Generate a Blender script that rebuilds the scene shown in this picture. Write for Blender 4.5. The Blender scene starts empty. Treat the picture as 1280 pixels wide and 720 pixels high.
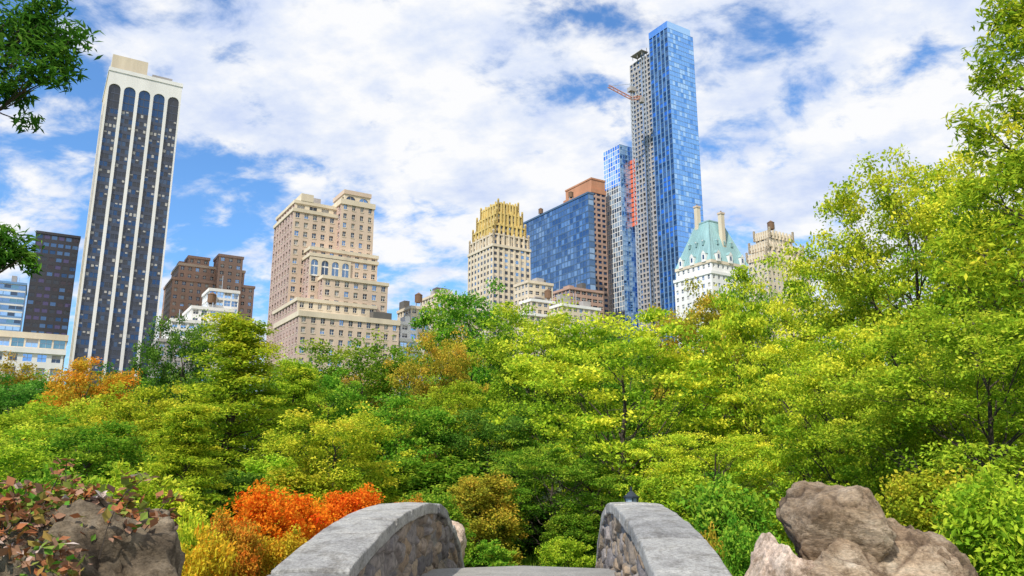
import bpy, bmesh, math, random
import numpy as np
from mathutils import Vector, noise
random.seed(7)
S=bpy.context.scene
S.view_settings.view_transform='Standard'; S.view_settings.look='None'; S.view_settings.exposure=0
EYE=4.0; P=math.radians(12.85); K_=math.cos(P); S_=math.sin(P); F_=950.0

# ---------------------------------------------------------------- survey: sight-line + real distance -> world position
def survey(px,py,d):
    Z=d*math.tan(P+math.atan((360-py)/F_)); c=d*K_+Z*S_
    return (px-640)/F_*c, Z+EYE
U=Vector((.848,.53)); N=Vector((-.53,.848))      # Manhattan street grid directions
def run(X,Y,Z,px,dr):
    r=(px-640)/F_; z=Z-EYE
    return (r*(Y*K_+z*S_)-X)/(dr.x-r*dr.y*K_)

# ---------------------------------------------------------------- materials
def newmat(n):
    m=bpy.data.materials.new(n); m.use_nodes=True; return m, m.node_tree, m.node_tree.nodes['Principled BSDF']
def L(nt,a,b): nt.links.new(a,b)
def wallmat(n,col,rough=.85,var=.14,scale=.12,streak=True):
    m,nt,b=newmat(n); tc=nt.nodes.new('ShaderNodeTexCoord'); mp=nt.nodes.new('ShaderNodeMapping')
    mp.inputs['Scale'].default_value=(1,1,.25 if streak else 1); L(nt,tc.outputs['Object'],mp.inputs[0])
    a=nt.nodes.new('ShaderNodeTexNoise'); a.inputs['Scale'].default_value=scale; a.inputs['Detail'].default_value=8; a.inputs['Roughness'].default_value=.7
    L(nt,mp.outputs[0],a.inputs['Vector'])
    r=nt.nodes.new('ShaderNodeValToRGB'); c=Vector(col)
    lo=c*(1-var*1.6); hi=c*(1+var)
    r.color_ramp.elements[0].position=.3; r.color_ramp.elements[1].position=.7
    r.color_ramp.elements[0].color=(*lo,1); r.color_ramp.elements[1].color=(*hi,1)
    L(nt,a.outputs[0],r.inputs[0]); L(nt,r.outputs[0],b.inputs['Base Color']); b.inputs['Roughness'].default_value=rough
    return m
def glass(n,col,metal=.0,rough=.06,spec=.8):
    m,nt,b=newmat(n); b.inputs['Base Color'].default_value=(*col,1); b.inputs['Metallic'].default_value=metal
    b.inputs['Roughness'].default_value=rough; b.inputs['Specular IOR Level'].default_value=spec
    tc=nt.nodes.new('ShaderNodeTexCoord'); a=nt.nodes.new('ShaderNodeTexNoise'); a.inputs['Scale'].default_value=.06; a.inputs['Detail'].default_value=4
    L(nt,tc.outputs['Object'],a.inputs['Vector']); bu=nt.nodes.new('ShaderNodeBump'); bu.inputs['Strength'].default_value=.5; bu.inputs['Distance'].default_value=1.2
    L(nt,a.outputs[0],bu.inputs['Height']); L(nt,bu.outputs[0],b.inputs['Normal'])
    return m
M={}
M['cream']=wallmat('limestone_cream',(.64,.54,.40)); M['beige']=wallmat('brick_beige',(.60,.46,.35)); M['white']=wallmat('stone_white',(.74,.72,.68),var=.08)
M['pinkish']=wallmat('brick_pinkish',(.44,.31,.26)); M['brown']=wallmat('brick_brown',(.44,.28,.21)); M['orange']=wallmat('brick_orange',(.48,.22,.12))
M['gold']=wallmat('gilded_stone',(.62,.46,.16)); M['dkbrown']=wallmat('bronze_panel',(.045,.042,.05),rough=.4); M['grey']=wallmat('concrete_grey',(.38,.35,.33))
M['spandrel']=wallmat('spandrel_slate',(.055,.065,.095),rough=.4)
M['roof']=wallmat('roof_tar',(.12,.11,.10)); M['copper']=wallmat('copper_patina',(.26,.42,.42),var=.2,rough=.6); M['tank']=wallmat('tank_wood',(.16,.09,.05))
M['blueband']=wallmat('blue_panel',(.16,.30,.52),var=.1,rough=.4); M['steel']=wallmat('steel_frame',(.36,.40,.46),rough=.5,var=.1); M['navy']=wallmat('navy_mullion',(.07,.12,.20),rough=.4)
M['netting']=wallmat('orange_netting',(.70,.14,.06)); M['yellow']=wallmat('crane_paint',(.60,.26,.16),var=.1); M['bluemul']=wallmat('blue_mullion',(.16,.30,.54),rough=.3,var=.1)
M['g_dark']=glass('glass_dark',(.02,.025,.035)); M['g_mid']=glass('glass_mid',(.05,.09,.16),.3); M['g_sky']=glass('glass_sky',(.20,.36,.60),.8,.08)
M['g_blue1']=glass('glass_blue',(.22,.48,.92),.92,.05); M['g_blue2']=glass('glass_blue_deep',(.12,.34,.78),.92,.05); M['g_blue3']=glass('glass_blue_pale',(.42,.67,.97),.92,.06)
M['g_pale']=glass('glass_ice',(.48,.70,.95),.6,.15)
M['g_navy']=glass('glass_navy',(.03,.08,.18),.6,.06); M['g_brown']=glass('glass_bronze',(.04,.025,.03),.2,.08); M['g_violet']=glass('glass_violet',(.10,.08,.16),.6,.1)
M['g_teal']=glass('glass_teal',(.16,.34,.45),.7,.1); M['g_slate']=glass('glass_slate',(.18,.28,.42),.8,.08); M['g_slate2']=glass('glass_slate_deep',(.10,.18,.31),.8,.08); M['g_slate3']=glass('glass_slate_pale',(.30,.43,.58),.8,.08)
M['blind']=wallmat('window_blind',(.42,.40,.37),var=.1)

class MB:
    def __init__(s): s.v=[]; s.f=[]; s.m=[]; s.mats=[]
    def mi(s,k):
        if k not in s.mats: s.mats.append(k)
        return s.mats.index(k)
    def poly(s,pts,k):
        i=len(s.v); s.v+= [tuple(p) for p in pts]; s.f.append(tuple(range(i,i+len(pts)))); s.m.append(s.mi(k))
    def prism(s,base,z0,z1,k,top=None,kt=None):
        t=top or base; n=len(base)
        for i in range(n):
            j=(i+1)%n; s.poly([(*base[i],z0),(*base[j],z0),(*t[j],z1),(*t[i],z1)],k)
        s.poly([(*p,z1) for p in t],kt or k); s.poly([(*p,z0) for p in reversed(base)],k)
    def box(s,c,a,b,z0,z1,k,ux=None):
        u=ux or U; n=Vector((-u.y,u.x)); c=Vector(c)
        s.prism([c-u*a-n*b,c+u*a-n*b,c+u*a+n*b,c-u*a+n*b],z0,z1,k)
    def cyl(s,c,r,z0,z1,k,r1=None,n=12):
        r1=r if r1 is None else r1
        s.prism([(c[0]+r*math.cos(t*6.2832/n),c[1]+r*math.sin(t*6.2832/n)) for t in range(n)],z0,z1,k,
                [(c[0]+r1*math.cos(t*6.2832/n),c[1]+r1*math.sin(t*6.2832/n)) for t in range(n)])
    def beam(s,p,q,w,k):
        p=Vector(p); q=Vector(q); d=(q-p).normalized(); a=d.cross(Vector((0,0,1)))
        if a.length<.01: a=Vector((1,0,0))
        a.normalize(); b=d.cross(a)
        o=[a*w+b*w,a*w-b*w,-a*w-b*w,-a*w+b*w]
        for i in range(4):
            j=(i+1)%4; s.poly([p+o[i],p+o[j],q+o[j],q+o[i]],k)
        s.poly([p+x for x in o],k); s.poly([q+x for x in o],k)
    def obj(s,name):
        me=bpy.data.meshes.new(name); me.from_pydata(s.v,[],s.f); me.polygons.foreach_set('material_index',s.m)
        for k in s.mats: me.materials.append(M[k] if isinstance(k,str) else k)
        me.update(); o=bpy.data.objects.new(name,me); S.collection.objects.link(o); return o

def facade(mb,P0,P1,z0,z1,st):
    P0=Vector(P0); P1=Vector(P1); u=(P1-P0); Ln=u.length; u.normalize(); out=Vector((u.y,-u.x))
    def Q(x,z,dp): p=P0+u*x-out*dp; return (p.x,p.y,z)
    def R(xa,xb,za,zb,dp,k): mb.poly([Q(xa,za,dp),Q(xb,za,dp),Q(xb,zb,dp),Q(xa,zb,dp)],k)
    w=st['wall']; gl=st['glass']; dp=st.get('dep',.35)
    if st.get('plain'): R(0,Ln,z0,z1,0,w); return
    nb=max(1,round(Ln/st['bay'])); nf=max(1,round((z1-z0)/st['floor'])); bw=Ln/nb; fh=(z1-z0)/nf
    wf=st.get('wf',.5); hf=st.get('hf',.55); kind=st.get('kind','punch')
    if kind=='punch':
        for j in range(nf):
            za=z0+j*fh; zb=za+fh; b0=za+fh*(1-hf)*.5; b1=b0+fh*hf
            R(0,Ln,za,b0,0,w); R(0,Ln,b1,zb,0,st.get('span',w))
            for i in range(nb):
                xa=i*bw; xb=xa+bw; a0=xa+bw*(1-wf)/2; a1=a0+bw*wf
                R(xa,a0,b0,b1,0,w); R(a1,xb,b0,b1,0,w)
                mb.poly([Q(a0,b0,0),Q(a1,b0,0),Q(a1,b0,dp),Q(a0,b0,dp)],w); mb.poly([Q(a0,b1,0),Q(a1,b1,0),Q(a1,b1,dp),Q(a0,b1,dp)],w)
                mb.poly([Q(a0,b0,0),Q(a0,b1,0),Q(a0,b1,dp),Q(a0,b0,dp)],w); mb.poly([Q(a1,b0,0),Q(a1,b1,0),Q(a1,b1,dp),Q(a1,b0,dp)],w)
                g=random.choice(gl)
                R(a0,a1,b0,b1,dp,g)
                if st.get('mul'):
                    xm=(a0+a1)/2; R(xm-.07,xm+.07,b0,b1,dp-.06,st['mul']); zm=(b0+b1)/2; R(a0,a1,zm-.06,zm+.06,dp-.08,st['mul'])
                    if random.random()<.3 and g!='blind': R(a0+.05,a1-.05,zm+.1,b1,dp-.03,'blind')
                if st.get('sill'):
                    R(a0-.15,a1+.15,b0-.3,b0-.02,-.1,st['sill']); mb.poly([Q(a0-.15,b0-.02,-.1),Q(a1+.15,b0-.02,-.1),Q(a1+.15,b0-.02,0),Q(a0-.15,b0-.02,0)],st['sill'])
    elif kind=='pier':
        pw=st.get('pw',.9)/2; sub=st.get('sub',2); sp=st['span']
        for i in range(nb):
            xa=i*bw; xb=xa+bw; R(xa,xa+pw,z0,z1,0,w); R(xb-pw,xb,z0,z1,0,w)
            mb.poly([Q(xa+pw,z0,0),Q(xa+pw,z1,0),Q(xa+pw,z1,dp+.1),Q(xa+pw,z0,dp+.1)],w); mb.poly([Q(xb-pw,z0,0),Q(xb-pw,z1,0),Q(xb-pw,z1,dp+.1),Q(xb-pw,z0,dp+.1)],w)
            sw=(bw-2*pw)/sub
            for j in range(nf):
                za=z0+j*fh; R(xa+pw,xb-pw,za,za+fh*(1-hf),dp,sp)
                for q in range(sub):
                    x0=xa+pw+q*sw; g=random.choice(gl); R(x0,x0+sw,za+fh*(1-hf),za+fh,dp+.1,g)
                    if q: R(x0-.12,x0+.12,za+fh*(1-hf),za+fh,dp+.02,sp)
                    if random.random()<st.get('bl',0): R(x0+.3,x0+sw-.3,za+fh*(1-hf*random.choice([.5,.35,.7])),za+fh-.05,dp+.06,'blind')
    elif kind=='arch':
        pw=st.get('pw',.9)/2; r=bw/2-pw; spr=z1-st.get('head',1.0)-r; n=10; sp=st.get('span',w)
        for i in range(nb):
            xa=i*bw; xb=xa+bw; xm=(xa+xb)/2
            R(xa,xa+pw,z0,z1,0,w); R(xb-pw,xb,z0,z1,0,w)
            mb.poly([Q(xa+pw,z0,0),Q(xa+pw,spr,0),Q(xa+pw,spr,dp),Q(xa+pw,z0,dp)],w); mb.poly([Q(xb-pw,z0,0),Q(xb-pw,spr,0),Q(xb-pw,spr,dp),Q(xb-pw,z0,dp)],w)
            for k in range(n):
                t0=math.pi*(1-k/n); t1=math.pi*(1-(k+1)/n)
                A=(xm+r*math.cos(t0),spr+r*math.sin(t0)); B=(xm+r*math.cos(t1),spr+r*math.sin(t1))
                mb.poly([Q(A[0],A[1],0),Q(B[0],B[1],0),Q(B[0],z1,0),Q(A[0],z1,0)],w); mb.poly([Q(A[0],A[1],0),Q(B[0],B[1],0),Q(B[0],B[1],dp),Q(A[0],A[1],dp)],w)
            R(xa+pw,xb-pw,z0,spr+r,dp,random.choice(gl))
            R(xm-.1,xm+.1,z0,spr+r*.97,dp-.05,sp)
            z=z0
            while z<spr: R(xa+pw,xb-pw,z,z+.5,dp-.07,sp); z+=3.4
def rect(X,Y,W,D,o=0):
    n=Vector((X,Y)); return [n-U*o-N*o,n+U*(W+o)-N*o,n+U*(W+o)+N*(D+o),n-U*o+N*(D+o)]
def tower(mb,pxL,pxN,pxR,py,d,front,left=None,z0=0,cor=None,D=None,ch=1.2,co=.35,cuts=None,clutter=0):
    X,Z=survey(pxN,py,d); W=run(X,d,Z,pxR,U)
    if D is None: D=run(X,d,Z,pxL,N)
    left=left or front; R=rect(X,d,W,D); zt=Z
    facade(mb,R[0],R[1],z0,zt,front); facade(mb,R[1],R[2],z0,zt,left); facade(mb,R[3],R[0],z0,zt,left)
    facade(mb,R[2],R[3],z0,zt,dict(front,plain=True)); mb.poly([(*p,zt-.01) for p in R],'roof')
    if cor: mb.prism(rect(X,d,W,D,co),zt-ch*.4,zt+ch*.6,cor)
    for i in range(clutter):
        a=random.uniform(.12,.85)*W; b=random.uniform(.12,.8)*D; c=Vector((X,d))+U*a+N*b; h=random.uniform(1.5,4.5); zz=zt+(ch*.6 if cor else 0)
        q=random.random()
        if q<.3:
            for sx in(-1,1):
                for sy in(-1,1): mb.beam((c.x+sx,c.y+sy,zz),(c.x+sx,c.y+sy,zz+2.2),.12,'steel')
            mb.cyl(c,1.6,zz+2.2,zz+5.4,'tank'); mb.cyl(c,1.75,zz+5.4,zz+6.6,'tank',r1=.05)
        elif q<.8: mb.box(c,random.uniform(1,W*.13+1),random.uniform(1,D*.12+1),zz,zz+h,random.choice([front['wall'],'grey','roof']))
        else: mb.beam((c.x,c.y,zz),(c.x,c.y,zz+6),.09,'steel')
    return X,d,Z,W,D
def st(**k): return k
GW=['g_dark']*4+['g_mid']*3+['g_sky']*2+['blind']
# ---- slab hotel tower with arched top (left)
mb=MB(); A,Zt=survey(137,86,288); W=run(A,288,Zt,228,U); D=34
pf=st(wall='white',glass=['g_dark']*3+['g_navy']*2+['g_mid'],kind='pier',bay=W/5,floor=3.35,pw=1.2,sub=3,span='spandrel',hf=.6,dep=.5,bl=.26)
sd=st(wall='cream',glass=GW,plain=True,bay=5,floor=3.35)
R=rect(A,288,W,D); zs=Zt-17
facade(mb,R[0],R[1],0,zs,pf)
facade(mb,R[0],R[1],zs,Zt,dict(pf,kind='arch',head=6.0,dep=.6))
for a,b in((1,2),(2,3),(3,0)): facade(mb,R[a],R[b],0,Zt,sd)
for q in (.3,.65):
    c=Vector((A,288))+N*D*q; mb.prism([c-U*.08-N*1,c-U*.02-N*1,c-U*.02+N*1,c-U*.08+N*1],6,Zt-12,'g_dark')
mb.prism(rect(A,288,W,D,.25),Zt-.6,Zt+1,'white',kt='roof')
c=Vector((A,288))+U*7.5+N*9; mb.box(c,6.8,6,Zt+1,Zt+8.5,'cream'); mb.box(c+U*13,4,5,Zt+1,Zt+4,'grey')
mb.obj('hotel_slab_tower')
# ---- dark tower behind
mb=MB(); cd=st(wall='dkbrown',glass=['g_brown','g_violet','g_dark','g_dark','g_navy','g_slate2'],bay=3.0,floor=3.6,wf=.74,hf=.5,dep=.12)
tower(mb,42,46,100,290,345,cd,cor='dkbrown',D=30); mb.obj('dark_office_tower')
mb=MB(); bb=st(wall='blueband',glass=['g_sky','g_blue3','g_mid','g_teal'],bay=3.5,floor=3.8,wf=.9,hf=.5,dep=.1,span='white')
tower(mb,-40,-22,33,350,390,bb,cor='blueband',D=30,clutter=3); mb.obj('blue_banded_office_building')
mb=MB(); lw=st(wall='white',glass=['g_sky','g_teal','g_mid','g_mid','g_blue1'],bay=4.2,floor=4.4,wf=.62,hf=.55,dep=.4,mul='steel')
tower(mb,-90,-70,80,432,235,lw,cor='white',ch=1.6,co=.6,D=30)
tower(mb,-80,-60,84,413,239,dict(lw,wall='cream',glass=['g_teal','g_sky','g_blue3'],wf=.86,hf=.7),cor='cream',z0=10,D=25,ch=2); mb.obj('low_white_office_building')
# ---- brown brick apartments
br=st(wall='brown',glass=GW+['blind'],bay=3.3,floor=3.3,wf=.45,hf=.5,mul='white')
mb=MB(); tower(mb,206,216,318,348,335,br,cor='brown',D=26,clutter=2); tower(mb,212,224,306,330,338,br,cor='beige',D=22,clutter=3)
tower(mb,228,236,262,321,342,br,cor='brown',D=10); tower(mb,268,274,304,319,342,br,cor='brown',D=12); mb.obj('brown_brick_apartment_building')
wb=st(wall='white',glass=['g_mid','g_sky','g_blue1','g_dark'],bay=3,floor=3.2,wf=.6,hf=.5,mul='white')
mb=MB(); tower(mb,255,262,299,362,290,dict(wb,glass=['g_blue3','g_sky','g_blue1'],wf=.85,hf=.7),cor='white',D=14,clutter=1)
tower(mb,232,240,292,384,284,wb,cor='white',D=20,clutter=2); tower(mb,205,214,285,400,278,wb,cor='white',D=22,clutter=2); tower(mb,190,198,240,425,274,dict(wb,wall='grey'),cor='grey',D=22,clutter=2); mb.obj('white_setback_apartment_building')
# ---- large beige hotel
bg=st(wall='beige',glass=GW+['g_sky','blind'],bay=3.25,floor=3.45,wf=.46,hf=.55,mul='white',sill='cream',dep=.4)
bgl=dict(bg,wall='pinkish',bay=3.6)
mb=MB()
X,d,Z,W,D=tower(mb,343,367,431,262,262,bg,bgl,cor='cream',ch=1.3,clutter=5)
tower(mb,346,369,429,252,264,dict(bg,wf=.62,hf=.7,bay=4.2,floor=4.2,wall='cream'),bgl,cor='cream',z0=Z-2,clutter=3)
tower(mb,419,427,468,252,268,dict(bg,wf=.4),bgl,cor='cream',D=16,ch=2)
tower(mb,424,431,463,240,270,dict(bg,kind='arch',bay=4.2,head=1.2,span='cream',pw=1.2,wall='cream'),cor='beige',D=12,ch=1.6,z0=survey(431,252,270)[1]+.8)
tower(mb,380,388,472,310,259,bg,bgl,cor='cream',D=14)
X,d,Z,W,D=tower(mb,380,388,472,318,257.5,bg,bgl,cor='cream',D=12,z0=0)
facade(mb,rect(X,d-.6,W*.6,1)[0],rect(X,d-.6,W*.6,1)[1],Z-7.5,Z-.8,dict(bg,kind='arch',bay=4,head=.8,pw=1.2,wall='cream',span='white',glass=['g_slate','g_mid']))
tower(mb,398,404,485,346,255,bg,bgl,cor='cream',D=22,clutter=2)
tower(mb,350,372,470,374,250,dict(bg,wall='cream'),bgl,cor='cream',D=30)
tower(mb,352,374,499,392,247,dict(bg,wall='beige'),bgl,cor='cream',D=30,ch=1.8,clutter=2)
mb.obj('beige_setback_hotel')
# ---- small infill
mb=MB(); tower(mb,497,501,522,404,300,wb,cor='white',D=14,clutter=1); tower(mb,508,514,538,384,310,dict(wb,wall='cream'),cor='cream',D=14,clutter=2); tower(mb,495,500,530,425,290,dict(wb,glass=['g_blue3','g_teal'],wf=.85),cor='white',D=10); mb.obj('small_white_apartment_building')
mb=MB(); tower(mb,538,546,584,368,340,dict(wb,wall='cream'),cor='cream',D=18,clutter=4); tower(mb,530,540,600,385,330,dict(wb,wall='cream'),cor='cream',D=18,clutter=3); mb.obj('cream_apartment_building')
# ---- art deco tower with gilded crown
dc=st(wall='cream',glass=GW,kind='pier',bay=3.4,floor=3.4,pw=1.3,sub=1,span='cream',hf=.55,dep=.35,bl=.1)
mb=MB(); tower(mb,585,616,663,306,400,dc,cor='cream',ch=1.5)
for (l,n,r,y,dd,wl,hh) in((588,617,660,292,402,'cream',1.5),(592,619,656,280,404,'gold',2.0),(597,621.5,652,266,407,'gold',2.2),(602,623,647,254,410,'gold',1.6)):
    X,d,Z,W,D=tower(mb,l,n,r,y,dd,dict(dc,wall=wl,span='cream',bay=3.0),cor=wl,ch=.8)
    R=rect(X,d,W,D,.25)
    for i in range(4):
        a=R[i]; b=R[(i+1)%4]; n_=7
        for k in range(n_+1):
            c=a.lerp(b,k/n_); h=hh*(.5+.5*(k%2==0))+(1.0 if k in(0,n_) else 0); mb.box(c,.42,.42,Z-7,Z+h,wl)
mb.obj('art_deco_tower')
# ---- blue glass slab and brick tower behind
cu=st(wall='navy',glass=['g_slate']*4+['g_slate2']*3+['g_slate3']*2,bay=3.2,floor=3.9,wf=.9,hf=.82,dep=.1)
mb=MB(); tower(mb,654,735,742,241,450,cu,cor='navy',clutter=2); mb.obj('blue_glass_office_tower')
ob=st(wall='orange',glass=['g_dark','g_navy','g_mid'],bay=4,floor=3.8,wf=.7,hf=.55,span='brown')
mb=MB(); tower(mb,705,739,757,238,505,dict(ob,wall='brown'),cor='orange',ch=3); tower(mb,707,739,756,223,507,dict(ob,plain=True),dict(ob,plain=True),cor='orange'); mb.obj('brick_office_tower')
mb=MB(); cs=dict(wb,wall='cream',glass=GW); tower(mb,643,660,691,352,330,cs,cor='cream',clutter=3); tower(mb,650,664,700,375,322,cs,cor='white',clutter=3); tower(mb,643,655,690,392,318,cs,cor='white')
tower(mb,688,702,750,381,318,cs,cor='white',clutter=4); mb.obj('cream_setback_apartment_building')
mb=MB(); tower(mb,688,712,754,360,370,dict(br,wf=.8,glass=['g_brown','g_mid','g_dark']),cor='brown',clutter=4); mb.obj('brown_penthouse_building')
# ---- supertall glass tower under construction
sg=st(wall='bluemul',glass=['g_blue1']*7+['g_blue3']*2+['g_blue2'],bay=2.6,floor=3.6,wf=.94,hf=.86,dep=.08)
sl=st(wall='blueband',glass=['g_slate2','g_blue2','g_navy','g_slate','g_navy'],kind='pier',bay=3.6,floor=3.6,pw=.7,sub=1,span='navy',hf=.75,dep=.4)
cc=st(wall='grey',glass=['g_dark','g_mid','g_slate','g_slate','g_slate3'],bay=3.4,floor=3.6,wf=.68,hf=.64,dep=.6)
mb=MB(); X,d,Z,W,D=tower(mb,811,834,866,34,478,sg,sl); R=rect(X,d,W,D)
mb.prism([R[0],R[0].lerp(R[1],.9),R[3].lerp(R[2],.9),R[3]],Z,Z+5,'g_blue3',kt='roof')
Yn=495; tower(mb,787,812,840,66,Yn,sg,cc); tower(mb,785,801,830,86,Yn+6,sg,cc,D=10)
pl_=dict(sg,glass=['g_pale','g_pale','g_blue3','g_blue1'],wall='blueband')
tower(mb,754,774,800,180,510,pl_,dict(pl_,wall='white',wf=.85))
X3,Z3=survey(806,66,Yn)
for k in (1,): mb.box(Vector((X3,Yn))+U*2+N*8,3.4,6,Z3+k*3.4-.35,Z3+k*3.4,'grey')
for a in (0,4.6):
    for b_ in (3,8,13): mb.box(Vector((X3,Yn))+U*a+N*b_,.2,.2,Z3,Z3+random.uniform(4,7),'grey')
n0=Vector((survey(812,66,Yn)[0],Yn))
for b_ in (5.5,8.0): mb.prism([n0-U*1.1+N*(b_-.2),n0-U*.06+N*(b_-.2),n0-U*.06+N*(b_+.2),n0-U*1.1+N*(b_+.2)],10,Z3+4,'steel')
for k in range(90):
    z=12+k*3.6
    if z>Z3: break
    mb.prism([n0-U*1.0+N*5.7,n0-U*.06+N*5.7,n0-U*.06+N*7.8,n0-U*1.0+N*7.8],z,z+.3,'grey')
zn=survey(790,195,500)[1]; ta=run(n0.x,n0.y,zn,796,N); tb=run(n0.x,n0.y,zn,787,N); zq=survey(790,275,500)[1]
while zq<zn:
    mb.prism([n0-U*.9+N*ta,n0-U*.3+N*ta,n0-U*.3+N*tb,n0-U*.9+N*tb],zq,zq+2.7,'netting'); zq+=3.6
mb.obj('glass_skyscraper')
mb=MB(); Xc,Zc=survey(789,120,480); Xb,Zb=survey(788,55,480)
def lattice(p,q,w,k,step=3):
    p=Vector(p); q=Vector(q); d=(q-p); n=int(d.length/step); d.normalize(); a=d.cross(Vector((.3,1,.2))).normalized()*w; b=d.cross(a).normalized()*w
    C=[a+b,a-b,-a-b,-a+b]
    for c in C: mb.beam(p+c,q+c,.14,k)
    for i in range(n):
        s0=p+(q-p)*(i/n); s1=p+(q-p)*((i+1)/n)
        for j in range(4): mb.beam(s0+C[j],s1+C[(j+1)%4],.08,k)
lattice((Xc,478,0),(Xc,478,Zc+8),.9,'steel')
mb.box((Xc,478),2.2,2,Zc+2,Zc+5,'grey'); 
xj,zj=survey(761,106,470); lattice((Xc,478,Zc-3),(xj,472,zj+0),.8,'yellow'); lattice((Xc,478,Zc-3),(Xc+7,480,Zc-1),.9,'yellow'); mb.box((Xc+7,480),1.5,1.5,Zc-5,Zc-1,'grey')
mb.beam((Xc,478,Zc+8),(xj,472,zj),.12,'steel'); mb.beam((Xc,478,Zc+8),(Xc+7,480,Zc-1),.12,'steel')
mb.obj('construction_crane')
# ---- chateau-roofed building
hs=st(wall='white',glass=['g_dark','g_mid','g_mid','g_sky','blind'],bay=2.9,floor=3.3,wf=.42,hf=.52,mul='white',dep=.35)
mb=MB(); X,d,Z,W,D=tower(mb,843,889,938,340,300,hs,cor='white',clutter=0)
X,d,Z,W,D=tower(mb,845,889,935,326,301.5,hs,cor='cream'); zr=survey(889,278,312)[1]
Rb=rect(X,d,W,D,.2); ce=sum(Rb,Vector((0,0)))/4
Rt=[ce+(p-ce)*.38 for p in Rb]
mb.prism(Rb,Z+.7,zr,'copper',top=Rt); mb.prism([ce+(p-ce)*.40 for p in Rb],zr,zr+.6,'copper')
for i in (0,3):
    a,b,ta,tb=Rb[i],Rb[(i+1)%4],Rt[i],Rt[(i+1)%4]
    for k in range(15):
        t=k/14; p=a.lerp(b,t); q=ta.lerp(tb,t); mb.beam((p.x,p.y,Z+.8),(q.x,q.y,zr),.1,'copper')
    o=Vector(((b-a).y,-(b-a).x)).normalized(); u=(b-a).normalized()
    for t in (.18,.5,.82):
        for lvl,hh,sc in((0,3.0,.85),(.42,1.3,.35)):
            p=a.lerp(b,.5+(t-.5)*(1-lvl*.6)).lerp(ta.lerp(tb,t),lvl); z=Z+.8+(zr-Z)*lvl
            mb.box(p-o*1.2,1.3*sc,1.7,z-.5,z+hh,'white' if lvl==0 else 'copper',ux=u)
            q=p-o*1.2; e=1.5*sc
            for sgn in(-1,1): mb.poly([(*(q+u*e*sgn+o*1.8),z+hh),(*(q+o*1.8),z+hh+1.8*sc),(*(q-o*2),z+hh+1.8*sc),(*(q+u*e*sgn-o*2),z+hh)],'copper')
            mb.poly([(*(q+u*e+o*1.75),z+hh),(*(q-u*e+o*1.75),z+hh),(*(q+o*1.75),z+hh+1.8*sc)],'white')
            mb.poly([(*(q+u*.55*sc+o*1.72),z+.6),(*(q-u*.55*sc+o*1.72),z+.6),(*(q-u*.55*sc+o*1.72),z+hh-.5),(*(q+u*.55*sc+o*1.72),z+hh-.5)],'g_mid')
for px,py,dd in((871,258,316),(901,266,310)):
    x,z=survey(px,py,dd); mb.box((x,dd),1.0,.9,Z,z-.8,'cream'); mb.box((x,dd),1.25,1.1,z-.8,z,'beige'); mb.cyl((x,dd),.3,z,z+.8,'tank')
mb.obj('copper_roof_hotel')
mb=MB(); gs=dict(hs,wall='cream',wf=.45)
for a in((935,958,1011,318,330),(938,960,1003,306,333),(944,962,990,292,336)):
    X,d,Z,W,D=tower(mb,*a,gs,cor='cream',ch=1.2,clutter=2)
    R=rect(X,d,W,D,.3)
    for i in range(4):
        n=7
        for k in range(n+1):
            c=R[i].lerp(R[(i+1)%4],k/n); mb.box(c,.4,.4,Z-2,Z+(1.8 if k%7 else 3.2),'cream')
mb.obj('cream_gothic_apartment_building')

# ---------------------------------------------------------------- terrain
def ground_z(x,y):
    z=.35+.22*noise.noise(Vector((x*.09,y*.09,0)))+.7*math.exp(-((y+1)/6)**2)*math.exp(-(x/9)**2)+.45*math.exp(-((y-18.5)/3.5)**2-(x/5)**2)
    far=min(1,max(0,(math.hypot(x,y)-110)/60)); return z*(1-far)
n=190; vs=[];fs=[]
for j in range(n+1):
    for i in range(n+1):
        a=2*i/n-1; b=2*j/n-1; x=math.copysign(abs(a)**3*3500,a)+a*30; y=math.copysign(abs(b)**3*3500,b)+b*30+15
        vs.append((x,y,ground_z(x,y)))
for j in range(n):
    for i in range(n): k=j*(n+1)+i; fs.append((k,k+1,k+n+2,k+n+1))
me=bpy.data.meshes.new('ground'); me.from_pydata(vs,[],fs); 
for p in me.polygons: p.use_smooth=True
g=bpy.data.objects.new('ground',me); S.collection.objects.link(g)
m,nt,b=newmat('grass_earth'); tc=nt.nodes.new('ShaderNodeTexCoord'); a=nt.nodes.new('ShaderNodeTexNoise'); a.inputs['Scale'].default_value=1.3; a.inputs['Detail'].default_value=10
L(nt,tc.outputs['Object'],a.inputs['Vector']); r=nt.nodes.new('ShaderNodeValToRGB'); L(nt,a.outputs[0],r.inputs[0]); L(nt,r.outputs[0],b.inputs['Base Color'])
r.color_ramp.elements[0].color=(.05,.04,.02,1); r.color_ramp.elements[0].position=.35; r.color_ramp.elements[1].color=(.10,.17,.03,1); r.color_ramp.elements[1].position=.6; b.inputs['Roughness'].default_value=.95
me.materials.append(m)

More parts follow.
